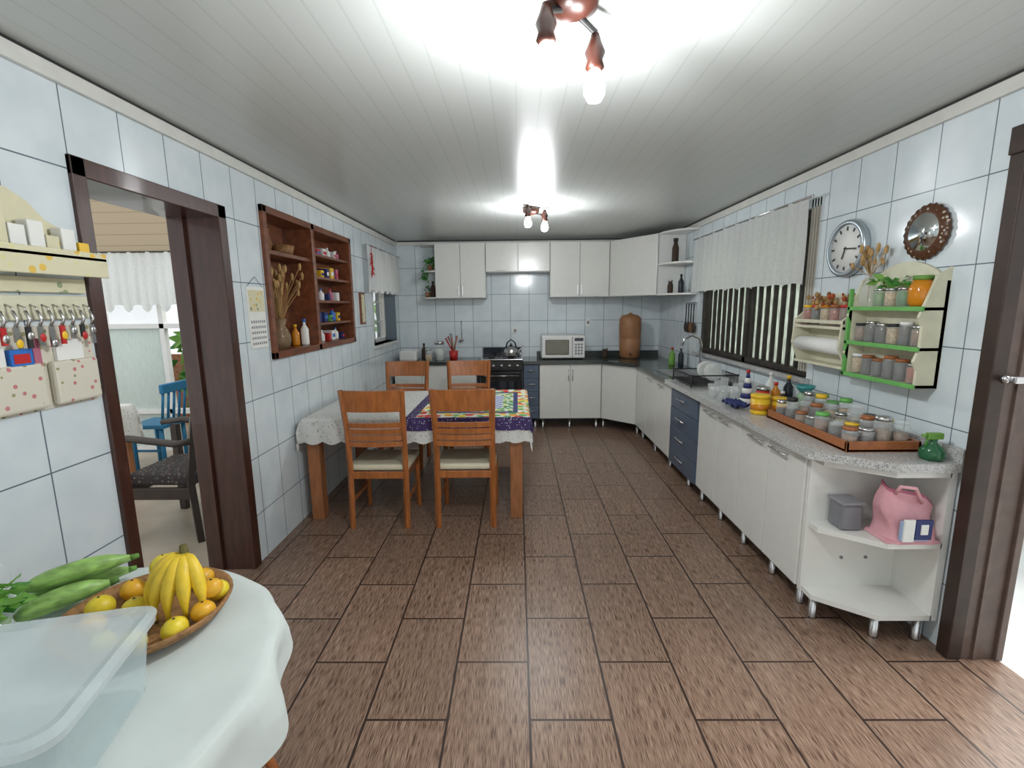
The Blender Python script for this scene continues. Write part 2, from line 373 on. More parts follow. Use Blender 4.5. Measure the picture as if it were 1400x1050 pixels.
o=O('wall_calendar');o.box(-1.6,-1.592,2.82,3.01,1.31,1.68,paper);o.box(-1.592,-1.59,2.83,3.0,1.53,1.66,fabricy)
for r_ in range(5):
    for c_ in range(7):o.box(-1.592,-1.5905,2.835+c_*.024,2.848+c_*.024,1.33+r_*.033,1.345+r_*.033,grey)
o.tube([(-1.595,2.83,1.68),(-1.59,2.915,1.74),(-1.595,3.0,1.68)],.0015,blk2,5);o.done()
o=O('picture_frame');o.box(-1.6,-1.58,4.84,4.97,1.38,1.7,nichew);o.box(-1.58,-1.578,4.86,4.95,1.40,1.68,fabricy);o.done()
o=O('red_chili_ornament')
for k in range(9):o.tube([(-1.5,5.02+rnd(-.02,.02),2.1-k*.025),(-1.49+rnd(-.02,.02),5.02+rnd(-.05,.05),2.05-k*.025)],[.012,.002],red,6)
o.cyl((-1.5,5.02,2.18),(-1.5,5.02,1.88),.003,red,n=5);o.done()
# ------------------------------------------------------------------ key rack organiser (left wall)
o=O('hanging_wall_organizer')
o.prism([(1.36,1.70),(1.765,1.70),(1.765,1.77),(1.72,1.79),(1.69,1.83),(1.64,1.85),(1.59,1.90),(1.53,1.93),(1.46,1.94),(1.36,1.92)],-1.6,-1.585,fabricy,'x')
o.box(-1.6,-1.50,1.36,1.765,1.72,1.735,cream,.003)
o.box(-1.515,-1.50,1.36,1.765,1.665,1.75,fabricy,.003)
for y,w_,h_,m_ in((1.38,.04,.12,yellow),(1.43,.035,.11,fabricy),(1.47,.05,.08,paper),(1.53,.05,.10,paper),(1.585,.045,.06,fabricy),(1.64,.05,.09,paper),(1.70,.04,.05,yellow)):o.box(-1.575,-1.535,y,y+w_,1.735,1.735+h_,m_,.003)
o.box(-1.6,-1.58,1.36,1.75,1.52,1.60,cream,.004)
o.box(-1.594,-1.58,1.36,1.75,1.61,1.66,fabricy,.003)
for k in range(10):
    y=1.385+k*.038
    o.tube([(-1.58,y,1.57),(-1.56,y,1.56),(-1.56,y,1.545)],.003,steel,6)
    o.tube([(-1.56,y,1.55),(-1.555,y+.006,1.52),(-1.56,y,1.50)],.005,steel,6);o.box(-1.563,-1.557,y-.008,y+.008,1.43+rnd(0,.04),1.50,[steel,red,steel,blk2,steel][k%5])
    o.ball((-1.558,y+.004,1.46+rnd(-.02,.02)),.011,[red,steel,yellow,steel][k%4],(.4,1,1.3))
o.box(-1.6,-1.594,1.36,1.755,1.22,1.50,fabric)
for y in(1.37,1.57):o.box(-1.594,-1.565,y,y+.17,1.23,1.38,fabric,.01)
o.box(-1.59,-1.57,1.44,1.51,1.37,1.43,bluep);o.box(-1.57,-1.569,1.45,1.50,1.385,1.415,red);o.box(-1.592,-1.58,1.60,1.70,1.36,1.45,paper)
o.box(-1.592,-1.575,1.38,1.43,1.37,1.44,paper);o.box(-1.59,-1.578,1.52,1.545,1.37,1.46,pinkd)
o.done()
# ------------------------------------------------------------------ upper cabinets
def barh(o,p0,p1,off,m=chrome):
    p0=Vector(p0);p1=Vector(p1);off=Vector(off)
    o.cyl(p0+off,p1+off,.006,m,n=8);d=(p1-p0)*.1
    for q in(p0+d,p1-d):o.cyl(q,q+off,.005,m,n=8)
def door_front(o,P,Q,z0,z1,m,th=.018):
    P=Vector((*P,0));Q=Vector((*Q,0));d=(Q-P).normalized();n=Vector((d.y,-d.x,0))
    T=Matrix.Translation(P)@Matrix(((d.x,-n.x,0,0),(d.y,-n.y,0,0),(0,0,1,0),(0,0,0,1)))
    o.box(.003,(Q-P).length-.003,0,th,z0,z1,m,.003,T);return d,n
YC=6.395
o=O('upper_cabinet')
o.box(-1.03,-.395,6.09,YC,1.65,2.33,whitein)
for a in((-1.03,-.71),(-.71,-.395)):door_front(o,(a[0],6.07),(a[1],6.07),1.655,2.325,white)
for x in(-.735,-.685):o.box(x-.006,x+.006,6.045,6.07,1.68,1.80,chrome,.002)
for z in(1.65,1.98,2.312):
    poly=[(-1.03,YC),(-1.03,6.08)]+[(-1.03-.22*math.sin(a*math.pi/16),YC-.32*math.cos(a*math.pi/16)) for a in range(1,9)]
    o.prism(poly,z,z+.018,white)
o.done()
o=O('upper_cabinet');o.box(-.39,.415,6.09,YC,1.97,2.33,whitein)
for a in((-.39,.015),(.015,.415)):door_front(o,(a[0],6.07),(a[1],6.07),1.975,2.325,white)
for x in(-.2,.2):o.box(x-.06,x+.06,6.05,6.07,1.99,2.0,chrome,.002)
o.done()
o=O('upper_cabinet');o.box(.42,1.16,6.09,YC,1.65,2.33,whitein)
for a in((.42,.79),(.79,1.16)):door_front(o,(a[0],6.07),(a[1],6.07),1.655,2.325,white)
for x in(.765,.815):o.box(x-.006,x+.006,6.045,6.07,1.68,1.80,chrome,.002)
o.done()
o=O('corner_upper_cabinet')
XE=1.895
o.prism([(1.165,YC),(1.165,6.10),(1.59,5.48),(XE,5.48),(XE,YC)],1.65,2.33,whitein)
door_front(o,(1.165,6.08),(1.575,5.46),1.655,2.325,white)
for z in(1.65,1.98,2.312):
    poly=[(XE,5.475),(1.585,5.475)]+[(XE-.31*math.cos(a*math.pi/16),5.475-.38*math.sin(a*math.pi/16)) for a in range(1,9)]
    o.prism(poly,z,z+.018,white)
o.done()
def plant(name,x,y,z,mats=(leaf,),s=.09,n=40,hang=0,pr=1,sp_=.09):
    o=O(name);o.lathe((x,y,z),[(.035*pr,0),(.05*pr,.08*pr),(.045*pr,.08*pr),(.04*pr,.07*pr)],clay,14)
    o.leaves((x,y,z+.13*pr),(sp_,sp_*.9,sp_*.8),n,s,list(mats))
    if hang:
        for k in range(3):
            px=x-.06+rnd(-.03,.03);o.tube([(x,y,z+.09),(px,y-.06,z+.05),(px-.02,y-.07,z-hang)],.002,leaf,5);o.leaves((px-.01,y-.07,z-hang*.5),(.03,.03,hang*.5),12,.05,list(mats))
    return o.done()
plant('potted_ivy',-1.11,6.24,1.999,(leaf,),.06,30,.12,.9,.06)
plant('potted_ivy',-1.16,6.27,1.669,(leaf,),.04,16,0,.8,.04)
bottle('dark_bottle',-1.08,6.2,1.669,.035,.2,spice4,blk2)
bottle('pepper_mill',1.72,5.3,1.999,.035,.25,spice4,blk2,.6);bottle('glass_bottle',1.78,5.25,1.669,.03,.2,glassd,blk2)
bottle('pepper_mill',1.68,5.3,1.669,.03,.14,spice4,steel,.7)
# ------------------------------------------------------------------ base cabinets back
def feet(o,pts,h=.13):
    for p in pts:o.lathe((p[0],p[1],0),[(.022,0),(.02,.01),(.018,h)],steel,12)
o=O('base_cabinet')
o.box(.275,1.05,5.87,YC,.13,.83,whitein)
for a in((.275,.66),(.66,1.045)):door_front(o,(a[0],5.85),(a[1],5.85),.135,.82,white)
for x in(.635,.685):barh(o,(x,5.85,.62),(x,5.85,.76),(0,-.025,0))
feet(o,[(.32,5.92),(.66,5.92),(1.0,5.92),(.32,6.3)]);o.done()
o=O('corner_base_cabinet')
o.prism([(1.055,YC),(1.055,5.87),(1.42,5.51),(1.89,5.51),(1.89,YC)],.13,.83,whitein)
door_front(o,(1.055,5.85),(1.4,5.50),.135,.82,white)
feet(o,[(1.1,5.95),(1.45,5.6),(1.8,6.3)]);o.done()
o=O('base_cabinet_run')
o.box(1.42,1.89,2.22,5.505,.13,.83,whitein)
o.box(1.40,1.42,4.21,4.27,.13,.83,white)
for a in((5.5,5.08),(5.08,4.68),(4.68,4.27),(3.58,3.24),(3.24,2.90),(2.90,2.56),(2.56,2.22)):
    door_front(o,(1.4,a[0]),(1.4,a[1]),.135,.82,white)
for a,b in((3.44,3.28),(3.2,3.04),(2.76,2.60),(2.52,2.36)):barh(o,(1.4,a,.775),(1.4,b,.775),(-.025,0,0))
for a,b in((5.0,4.86),(4.6,4.46)):barh(o,(1.4,a,.775),(1.4,b,.775),(-.025,0,0))
for k in range(4):
    z=.135+k*.172
    o.box(1.385,1.42,3.585,4.205,z,z+.168,blue,.004)
    barh(o,(1.385,3.80,z+.10),(1.385,4.0,z+.10),(-.025,0,0))
feet(o,[(1.47,y) for y in(5.4,4.9,4.4,3.9,3.6,3.25,2.9,2.55,2.28)])
o.done()
o=O('open_end_shelf')
poly=[(1.89,2.215),(1.42,2.215),(1.42,2.12),(1.63,1.96),(1.865,1.96),(1.89,2.0)]
for z in(.12,.47):o.prism(poly,z,z+.025,white)
o.box(1.41,1.89,2.195,2.218,.12,.83,white)
o.box(1.86,1.89,1.96,2.2,.12,.83,white)
o.prism(poly,.80,.828,white)
feet(o,[(1.46,2.16),(1.66,2.02),(1.84,2.0)],.12);
for p in((1.6,.3),(1.72,.3)):o.cyl((p[0],2.195,p[1]),(p[0],2.19,p[1]),.008,grey,n=8)
o.done()
o=O('granite_countertop_light')
poly=[(1.895,4.3),(1.35,4.3),(1.35,2.13),(1.62,1.935),(1.895,1.935)]
o.prism(poly,.831,.87,gran);o.box(1.875,1.895,1.935,4.3,.87,.93,gran)
o.done()
o=O('granite_countertop_dark')
o.prism([(1.895,YC),(.26,YC),(.26,5.82),(1.03,5.82),(1.36,5.48),(1.36,4.302),(1.895,4.302)],.831,.868,grang)
o.box(.26,1.895,6.375,YC,.868,.94,grang)
o.box(1.45,1.80,4.45,4.95,.868,.874,steel,.002)
o.box(1.48,1.77,4.48,4.92,.8741,.8745,grey)
o.done()
o=O('kitchen_faucet')
o.lathe((1.83,4.72,.868),[(.03,0),(.03,.015),(.016,.02),(.016,.05)],chrome,14)
o.tube([(1.83,4.72,.9),(1.83,4.72,1.15),(1.81,4.72,1.21),(1.74,4.72,1.24),(1.66,4.72,1.21),(1.64,4.72,1.14)],.013,chrome,10)
o.cyl((1.83,4.72,.97),(1.83,4.66,1.0),.008,chrome,n=8);o.done()
o=O('dish_drying_rack')
x0,x1,ya,yb=1.42,1.80,3.83,4.28
for z in(.89,.97):
    o.tube([(x0,ya,z),(x1,ya,z),(x1,yb,z),(x0,yb,z),(x0,ya,z)],.006,blk2,6)
for k in range(17):
    y=ya+k*(yb-ya)/16
    o.tube([(x0,y,.97),(x0,y,.89),(x1,y,.89),(x1,y,.97)],.004,blk2,5)
for p in((x0,ya),(x1,ya),(x1,yb),(x0,yb)):o.cyl((*p,.87),(*p,.98),.006,blk2,n=6)
for k in range(4):
    T=Matrix.Translation((1.66,3.93+k*.08,.975))@Matrix.Rotation(math.radians(80),4,'X')
    o.lathe((0,0,0),[(.03,0),(.075,.012),(.075,.017),(.03,.005)],paper if k%2 else glass,18,T=T)
o.done()
o=O('base_cabinet')
o.box(-1.55,-.52,5.89,YC,.13,.83,whitein)
for a in((-1.55,-1.2),(-1.2,-.86),(-.86,-.52)):door_front(o,(a[0],5.87),(a[1],5.87),.135,.82,white)
o.box(-1.58,-.5,5.84,YC,.831,.868,grang);feet(o,[(-1.5,5.95),(-1,5.95),(-.58,5.95)]);o.done()
bottle('oil_bottle',-1.2,6.05,.868,.035,.22,spice4,blk2)
o=O('glass_pitcher');jar(o,-1.0,6.05,.868,.07,.24,M('pale_water',(.6,.62,.58),.2),steel,.6);o.tube([(-.93,6.05,1.05),(-.89,6.05,1.0),(-.93,6.05,.92)],.007,glass,8);o.done()
o=O('glass_pitcher');jar(o,-1.12,5.93,.868,.045,.16,spice3,steel,.5);o.done()
o=O('utensil_pot');o.lathe((-.82,6.05,.868),[(.05,0),(.06,.12),(.055,.12)],red,16)
for k in range(9):
    a=rnd(-.10,.10);o.tube([(-.82,6.05,.95),(-.82+a,6.05+rnd(-.04,.04),1.12+rnd(0,.1))],[.006,.010],random.choice([trayw,red,steel,chairw]),6)
o.done()
o=O('bread_bin');o.box(-1.5,-1.28,5.95,6.2,.868,1.0,plast,.02);o.done()
o=O('hanging_ladle');o.cyl((-.75,6.385,1.35),(-.75,6.385,1.12),.006,steel,n=8);o.lathe((-.75,6.36,1.08),[(.001,0),(.03,.01),(.035,.035)],steel,12);o.cyl((-.75,6.40,1.35),(-.75,6.375,1.35),.008,steel,n=8);o.done()
# stove
o=O('gas_stove')
o.box(-.46,.055,5.86,6.36,.1,.88,black,.01)
o.box(-.44,.035,5.845,5.862,.25,.73,black,.008);o.box(-.39,-.015,5.84,5.847,.33,.62,glassd,.004)
barh(o,(-.42,5.845,.69),(.015,5.845,.69),(0,-.03,0),steel)
o.box(-.46,.055,5.84,5.865,.76,.87,blk2,.004)
for k in range(5):o.cyl((-.40+k*.1,5.84,.815),(-.40+k*.1,5.815,.815),.02,steel,n=14)
o.box(-.47,.065,5.84,6.36,.88,.895,steel,.004)
for x in(-.33,-.08):
    for y in(5.98,6.22):
        o.lathe((x,y,.895),[(.045,0),(.045,.012),(.02,.016)],black,14)
        o.box(x-.1,x+.1,y-.004,y+.004,.915,.923,black);o.box(x-.004,x+.004,y-.1,y+.1,.915,.923,black)
        for q in((-.1,0),(.1,0),(0,-.1),(0,.1)):o.box(x+q[0]-.004,x+q[0]+.004,y+q[1]-.004,y+q[1]+.004,.895,.92,black)
o.box(-.46,.055,6.34,6.36,.89,1.0,glassd)
feet(o,[(-.42,5.92),(.01,5.92),(-.42,6.3),(.01,6.3)],.1)
o.done()
o=O('kettle')
o.lathe((-.08,5.98,.9235),[(.07,0),(.095,.02),(.09,.07),(.05,.12),(.03,.125)],steel,20);o.lathe((-.08,5.98,1.045),[(.03,0),(.025,.012),(.008,.02),(.012,.035)],black,12)
o.tube([(-.15,5.98,1.0),(-.13,5.98,1.09),(-.08,5.98,1.13),(-.03,5.98,1.09),(-.01,5.98,1.0)],.009,black,8)
o.tube([(0,5.98,.97),(.05,5.98,1.01),(.075,5.98,1.05)],[.016,.011,.008],steel,8);o.done()
o=O('drawer_cabinet')
o.box(.075,.265,5.87,YC,.13,.83,blue)
for k in range(4):
    z=.135+k*.172;o.box(.078,.262,5.85,5.87,z,z+.168,blue,.003);barh(o,(.12,5.85,z+.1),(.22,5.85,z+.1),(0,-.02,0))
o.box(.07,.258,5.83,YC,.831,.868,grang)
feet(o,[(.12,5.92),(.22,5.92)]);o.done()
o=O('microwave_oven')
o.box(.31,.86,6.02,6.36,.88,1.17,plast,.01)
o.box(.315,.70,6.0,6.022,.89,1.16,plast,.006);o.box(.355,.655,5.995,6.003,.93,1.12,M('microwave_window',(.16,.15,.11),.15),.01)
o.box(.705,.855,6.0,6.022,.89,1.16,plast,.006);o.box(.725,.835,5.996,6.002,1.10,1.14,glassd)
for i in range(3):
    for j in range(4):o.box(.73+i*.037,.755+i*.037,5.997,6.001,.93+j*.038,.955+j*.038,grey)
o.box(.68,.692,5.975,5.99,.92,1.13,plast,.004)
for p in((.34,6.05),(.83,6.05),(.34,6.33),(.83,6.33)):o.cyl((*p,.868),(*p,.882),.012,blk2,n=8)
o.done()
o=O('clay_water_filter')
o.lathe((1.45,6.12,.868),[(.10,0),(.125,.02),(.13,.12),(.138,.24),(.13,.245),(.135,.26),(.14,.40),(.135,.50),(.12,.52),(.10,.545),(.03,.56),(.02,.575),(.001,.58)],clay,28)
o.cyl((1.43,5.99,.93),(1.42,5.95,.93),.012,blk2,n=10);o.done()
bottle('cup_stack',1.15,6.2,.868,.04,.12,spice4,steel,.8);bottle('dish_soap',1.75,5.35,.868,.035,.2,leafl,red)
bottle('glass_bottle',1.8,5.2,.868,.03,.22,glassd,steel)
o=O('power_outlet')
for x,z in((-.03,1.22),(.95,1.32)):o.box(x-.03,x+.03,6.392,6.4,z-.05,z+.05,paper,.003);o.box(x-.015,x+.015,6.39,6.393,z-.02,z+.02,grey)
o.done()
o=O('hanging_utensils')
o.box(1.88,1.9,5.05,5.35,1.55,1.57,steel)
for k in range(4):
    y=5.08+k*.075;o.cyl((1.87,y,1.55),(1.87,y,1.35),.006,black,n=6);o.ball((1.87,y,1.3),.045,[spice4,brown,black,spice4][k],(.3,1,1.3))
o.done()
# ------------------------------------------------------------------ dining table
o=O('dining_table')
TX0,TX1,TY0,TY1=-1.56,.06,3.27,4.36
o.box(TX0,TX1,TY0,TY1,.73,.765,tablew,.004)
for x in(TX0+.03,TX1-.12):
    for y in(TY0+.01,TY1-.11):o.box(x,x+.09,y,y+.09,0,.73,tablew,.006)
o.box(TX0+.1,TX1-.1,TY0+.03,TY0+.05,.65,.73,tablew);o.box(TX0+.1,TX1-.1,TY1-.06,TY1-.04,.65,.73,tablew)
o.box(TX1-.06,TX1-.04,TY0+.1,TY1-.1,.65,.73,tablew);o.box(TX0+.04,TX0+.06,TY0+.1,TY1-.1,.65,.73,tablew)
o.done()
def drape(name,x0,x1,y0,y1,z,hang,m,mf=None,left=True,n=90,tri=0):
    o=O(name);hx0=hang if left else 0
    def fn(u,v):
        X=(x0-hx0)+(x1-x0+hang+hx0)*u;Y=(y0-hang)+(y1-y0+2*hang)*v
        dx=max(0,x0-X) if left else 0;dxr=max(0,X-x1);dy0=max(0,y0-Y);dy1=max(0,Y-y1)
        ex=dx+dxr;ey=dy0+dy1;drop=max(ex,ey) if min(ex,ey)==0 else math.hypot(ex,ey)*.95
        cx=min(max(X,x0),x1);cy=min(max(Y,y0),y1)
        k=.10
        px=cx+(-1 if dx else 1 if dxr else 0)*(.006+k*ex*.5+(.02*abs(math.sin(Y*20))*min(1,ex/.08)))
        py=cy+(-1 if dy0 else 1 if dy1 else 0)*(.006+k*ey*.5+(.02*abs(math.sin(X*20))*min(1,ey/.08)))
        sc=1+tri*(abs(math.sin((X+Y)*24))-.5)*min(1,drop/.08)
        return (max(px,-1.595) if x0>-2 else px,py,z-drop*sc+ (.001*math.sin(X*9)*math.cos(Y*11) if drop==0 else 0))
    o.grid(fn,n,n,m,mf);return o.done()
drape('lace_tablecloth',TX0+.01,TX1+.01,TY0-.01,TY1+.01,.769,.17,clothw,tri=.14)
chk=checkmat('check_cloth',(.08,.14,.42),(.7,.72,.7),26)
fru=vormat('fruit_border_cloth',[(.6,.04,.03),(.8,.6,.05),(.12,.4,.08),(.75,.3,.04),(.1,.4,.1)],17,(.7,.72,.65),.55)
dot=vormat('dotted_purple_cloth',[(.6,.6,.65),(.5,.5,.6)],60,(.04,.02,.10),.22)
fru2=vormat('green_leaf_cloth',[(.1,.35,.08),(.6,.6,.1),(.05,.25,.06)],25,(.68,.70,.66),.5)
def mf(u,v):
    d=min(u,1-u,v,1-v)
    if d<.075:return dot
    if d<.17:return fru
    if d<.21:return dkblue
    if d<.3:return fru2
    return chk
drape('printed_tablecloth',-.80,TX1+.018,TY0-.018,TY1+.0,.775,.09,chk,mf,left=False,n=80)
def chair(name,x,y,rot):
    o=O(name);o.T=Matrix.Translation((x,y,0))@Matrix.Rotation(rot,4,'Z')
    w=.195
    for sx in(-1,1):
        o.tube([(sx*w,-.0,0),(sx*w,.025,.42),(sx*w,.01,.7),(sx*(w+.01),-.035,1.0)],.021,chairw,4,smooth=False)
        o.tube([(sx*w,.40,0),(sx*w,.38,.42)],[.017,.022],chairw,4,smooth=False)
        o.box(sx*w-.01,sx*w+.01,.03,.38,.36,.41,chairw,.003)
        o.box(sx*w-.008,sx*w+.008,.03,.38,.18,.205,chairw,.003)
    o.box(-w,w,.365,.385,.36,.41,chairw,.003);o.box(-w,w,.015,.035,.36,.41,chairw,.003)
    o.box(-w-.02,w+.02,.04,.41,.41,.455,seatm,.015)
    def rail(z0,z1):
        def yy(z):return .012-.05*max(0,(z-.68))/.32
        for a in range(8):
            xa=-w+2*w*a/8;xb=-w+2*w*(a+1)/8
            def c(x):return -.022*(1-(x/w)**2)
            b=bmesh.new();vs=[]
            for (xx,z,t) in((xa,z0,0),(xb,z0,0),(xb,z1,0),(xa,z1,0),(xa,z0,1),(xb,z0,1),(xb,z1,1),(xa,z1,1)):
                vs.append(b.verts.new((xx,yy(z)+c(xx)-.009+.018*t,z)))
            for q in((0,1,2,3),(5,4,7,6),(3,2,6,7),(1,0,4,5),(0,3,7,4),(2,1,5,6)):b.faces.new([vs[i] for i in q])
            o.merge(b,chairw,False)
    rail(.85,1.0);rail(.735,.77);rail(.69,.725);rail(.645,.68);rail(.60,.635)
    return o.done()
chair('dining_chair',-.985,3.14,0);chair('dining_chair',-.375,3.15,0)
chair('dining_chair',-1.13,4.76,math.pi);chair('dining_chair',-.50,4.76,math.pi)
# ------------------------------------------------------------------ ceiling lamps
def lamp(name,bx,by,bulbs,pw):
    o=O(name)
    o.lathe((bx,by,2.34),[(.03,0),(.07,.02),(.075,.06)],lampw,24)
    for (x,y,z) in bulbs:
        d=Vector((x-bx,y-by,0)).normalized()
        a=Vector((bx,by,2.35))+d*.03
        o.tube([a,(x,y,2.335),(x,y,z+.10)],.009,blk2,8)
        o.lathe((x,y,z+.03),[(.018,0),(.028,.01),(.022,.03),(.03,.05),(.018,.08),(.012,.10)],lampw,16)
    o.done()
    b=O(name.replace('ceiling_lamp','light_bulb'))
    for (x,y,z) in bulbs:
        b.lathe((x,y,z-.055),[(.001,0),(.02,.004),(.032,.025),(.032,.045),(.02,.075),(.016,.09)],bulbm,18)
        l=bpy.data.lights.new('bulb_light','POINT');l.energy=pw;l.shadow_soft_size=.035;l.color=(.95,.98,1)
        lo=bpy.data.objects.new('bulb_light',l);lo.location=(x,y,z-.10);S.collection.objects.link(lo)
    b.done()
lamp('ceiling_lamp',.16,1.46,[(.085,1.42,2.22),(.235,1.53,2.20)],21)
lamp('ceiling_lamp',.13,4.35,[(.10,4.25,2.27),(.25,4.35,2.25)],14)
# ------------------------------------------------------------------ right wall items
def wallT(y,z,x=XR):
    return Matrix.Translation((x,y,z))@Matrix.Rotation(math.radians(-90),4,'Y')
o=O('wall_clock');T=wallT(2.79,1.85)
o.lathe((0,0,0),[(.15,0),(.16,.02),(.155,.04),(.135,.045),(.13,.03)],M('clock_silver',(.42,.48,.52),.3,metal=.7),40,T=T)
o.lathe((0,0,.028),[(.13,0),(.13,.003)],paper,40,T=T)
for k in range(12):
    a=k*math.pi/6;o.box(-.005,.005,.10,.12,.0,.003,blk2,T=T@Matrix.Translation((0,0,.032))@Matrix.Rotation(a,4,'Z'))
for a,l in((math.radians(70),.06),(math.radians(175),.09)):o.box(-.004,.004,-.01,l,0,.003,blk2,T=T@Matrix.Translation((0,0,.036))@Matrix.Rotation(a,4,'Z'))
o.done()
o=O('round_wall_mirror');T=wallT(2.28,1.865)
o.lathe((0,0,0),[(.11,0),(.125,.012),(.118,.022),(.08,.028)],amber,96,flute=.03,nf=24,T=T)
o.lathe((0,0,.024),[(.082,0),(.082,.005)],mirror,40,T=T);o.done()
def arch(y0,y1,z,h):
    return [(y0,z)]+[(y0+(y1-y0)*k/12,z+.02+h*math.sin(math.pi*k/12)**.8) for k in range(0,13)]+[(y1,z)]
sp=[brown,spice2,spice3,spice4,spice2,honey]
o=O('paper_towel_rack')
o.prism([(2.62,1.18)]+[(3.08,1.18)]+arch(2.62,3.08,1.5,.08)[::-1],1.882,1.898,cream,'x')
for y in(2.62,3.065):o.prism([(1.9,1.18),(1.82,1.18),(1.77,1.3),(1.78,1.45),(1.86,1.52),(1.9,1.52)],y,y+.015,cream,'y')
o.box(1.78,1.885,2.62,3.08,1.40,1.415,cream);o.box(1.78,1.79,2.62,3.08,1.43,1.45,cream);o.box(1.80,1.885,2.62,3.08,1.18,1.195,cream)
for k in range(5):jar(o,1.83,2.68+k*.085,1.416,.03,.12,sp[k],[red,trayw,honey,red,yellow][k])
for k in range(46):
    p=(1.84+rnd(-.05,.03),rnd(2.66,3.04),rnd(1.52,1.60));o.ball(p,rnd(.006,.012),random.choice([wheat,brown,spice2,wheat]),(1,1,1.4));o.tube([(1.84,p[1],1.53),p],.002,wheat,4)
o.cyl((1.82,2.635,1.30),(1.82,3.065,1.30),.045,paper,n=20);o.done()
o=O('green_spice_rack')
o.prism([(2.13,1.16),(2.60,1.16)]+arch(2.13,2.60,1.62,.10)[::-1],1.882,1.898,cream,'x')
for y in(2.13,2.585):o.prism([(1.9,1.16),(1.80,1.16),(1.80,1.24),(1.78,1.28),(1.80,1.34),(1.80,1.44),(1.78,1.48),(1.80,1.54),(1.84,1.66),(1.9,1.70)],y,y+.015,cream,'y')
for z in(1.16,1.33,1.51):
    o.box(1.79,1.885,2.13,2.60,z,z+.014,cream);o.box(1.783,1.795,2.125,2.605,z-.003,z+.018,green,.002)
o.box(1.783,1.80,2.585,2.60,1.16,1.62,green)
lids=[red,yellow,steel,trayw,blk2,paper]
for i,z in enumerate((1.176,1.346)):
    for k in range(6):
        jar(o,1.835,2.185+k*.073,z,.031,rnd(.09,.115),random.choice([brown,spice3,spice4,spice2,spice4]),random.choice([steel,trayw,paper,blk2,steel]))
for k in range(3):jar(o,1.83,2.29+k*.075,1.526,.03,.09,[leaf,spice3,leafl][k],steel)
o.leaves((1.83,2.38,1.65),(.02,.10,.025),30,.05,[leaf,leafl])
o.done()
o=O('honey_jar');o.lathe((1.83,2.195,1.526),[(.035,0),(.048,.02),(.05,.08),(.035,.12)],honey,16);o.lathe((1.83,2.195,1.646),[(.038,0),(.038,.02)],leafl,14);o.done()
o=O('dried_flower_vase');o.lathe((1.835,2.53,1.525),[(.03,0),(.042,.03),(.042,.09),(.02,.13),(.025,.17)],glass,12)
for k in range(18):
    a=rnd(-.09,.09);p=(1.835+rnd(-.05,.03),2.53+a,1.72+rnd(.02,.12));o.tube([(1.835,2.53,1.56),(1.835,2.53,1.68),p],.002,wheat,5);o.ball(p,.009,wheat,(1,1,2))
o.done()
# ------------------------------------------------------------------ counter items
o=O('wooden_tray')
x0,x1,ya,yb,z=1.50,1.84,2.10,2.80,.871
o.box(x0,x1,ya,yb,z,z+.012,trayw)
for a in((x0,x0+.015,ya,yb),(x1-.015,x1,ya,yb),(x0,x1,ya,ya+.015),(x0,x1,yb-.015,yb)):o.box(a[0],a[1],a[2],a[3],z,z+.05,trayw,.003)
o.done()
o=O('spice_jars')
for i in range(4):
    for j in range(7):
        x=1.55+i*.078+rnd(-.004,.004);y=2.16+j*.095+rnd(-.01,.01)
        h=rnd(.07,.14)+.02*(i>1);jar(o,x,y,.884,rnd(.03,.037),h,random.choice([brown,spice3,spice4,brown,spice4]),random.choice([yellow,steel,steel,trayw,blk2,steel,green,glass,glass]),rnd(.4,.75))
o.done()
o=O('teal_bowl');o.lathe((1.78,2.90,1.0),[(.025,0),(.05,.03),(.055,.045),(.048,.045),(.02,.008)],M('teal_ceramic',(.05,.3,.3),.3),20);o.lathe((1.78,2.90,.871),[(.04,0),(.045,.11),(.03,.13)],glass,14);o.done()
def tin(name,x,y,r,h,m,l):
    o=O(name);o.lathe((x,y,.871),[(r*.97,0),(r,.008),(r,h)],m,22);o.lathe((x,y,.871+h),[(r*1.05,0),(r*1.05,.018),(r*.9,.022)],l,22)
    o.lathe((x,y,.871+h*.25),[(r*1.01,0),(r*1.01,h*.4)],honey if m is yellow else m,22);return o.done()
tin('yellow_tin',1.51,2.90,.055,.10,yellow,yellow)
tin('yellow_tin',1.63,2.90,.045,.08,yellow,yellow)
tin('food_tin',1.60,3.05,.04,.12,red,steel)
o=O('striped_cone_bottle')
for k in range(6):o.lathe((1.58,3.22,.871+k*.035),[(.05-k*.007,0),(.044-k*.007,.035)],[paper,dkblue][k%2],18)
o.ball((1.58,3.22,1.09),.014,red);o.done()
for x,y,r,h in((1.5,3.5,.03,.11),(1.58,3.58,.03,.12),(1.62,3.45,.035,.1),(1.70,3.55,.03,.13),(1.5,3.38,.035,.09),(1.66,3.3,.035,.12),(1.43,3.44,.03,.10),(1.44,3.28,.033,.11),(1.52,3.28,.03,.09)):
    o=O('drinking_glass');o.lathe((x,y,.871),[(r*.8,0),(r,h),(r*.93,h),(r*.72,.008)],glass,16);o.done()
for x,y,h,m_ in((1.82,3.15,.2,glassd),(1.72,3.12,.16,honey),(1.84,3.03,.14,green),(1.78,3.3,.2,paper),(1.70,3.0,.12,spice4)):bottle('condiment_bottle',x,y,.871,.03,h,m_,random.choice(lids))
o=O('cutting_board');o.box(1.56,1.84,3.64,3.8,.871,.886,paper,.004);o.done()
o=O('dark_dish_towel');o.grid(lambda u,v:(1.40+.10*u,3.0+.2*v,.878+.035*abs(math.sin(u*5+v*9))),10,10,dkblue);o.done(.004)
o=O('green_spray_bottle');x,y,z=1.80,2.0,.871
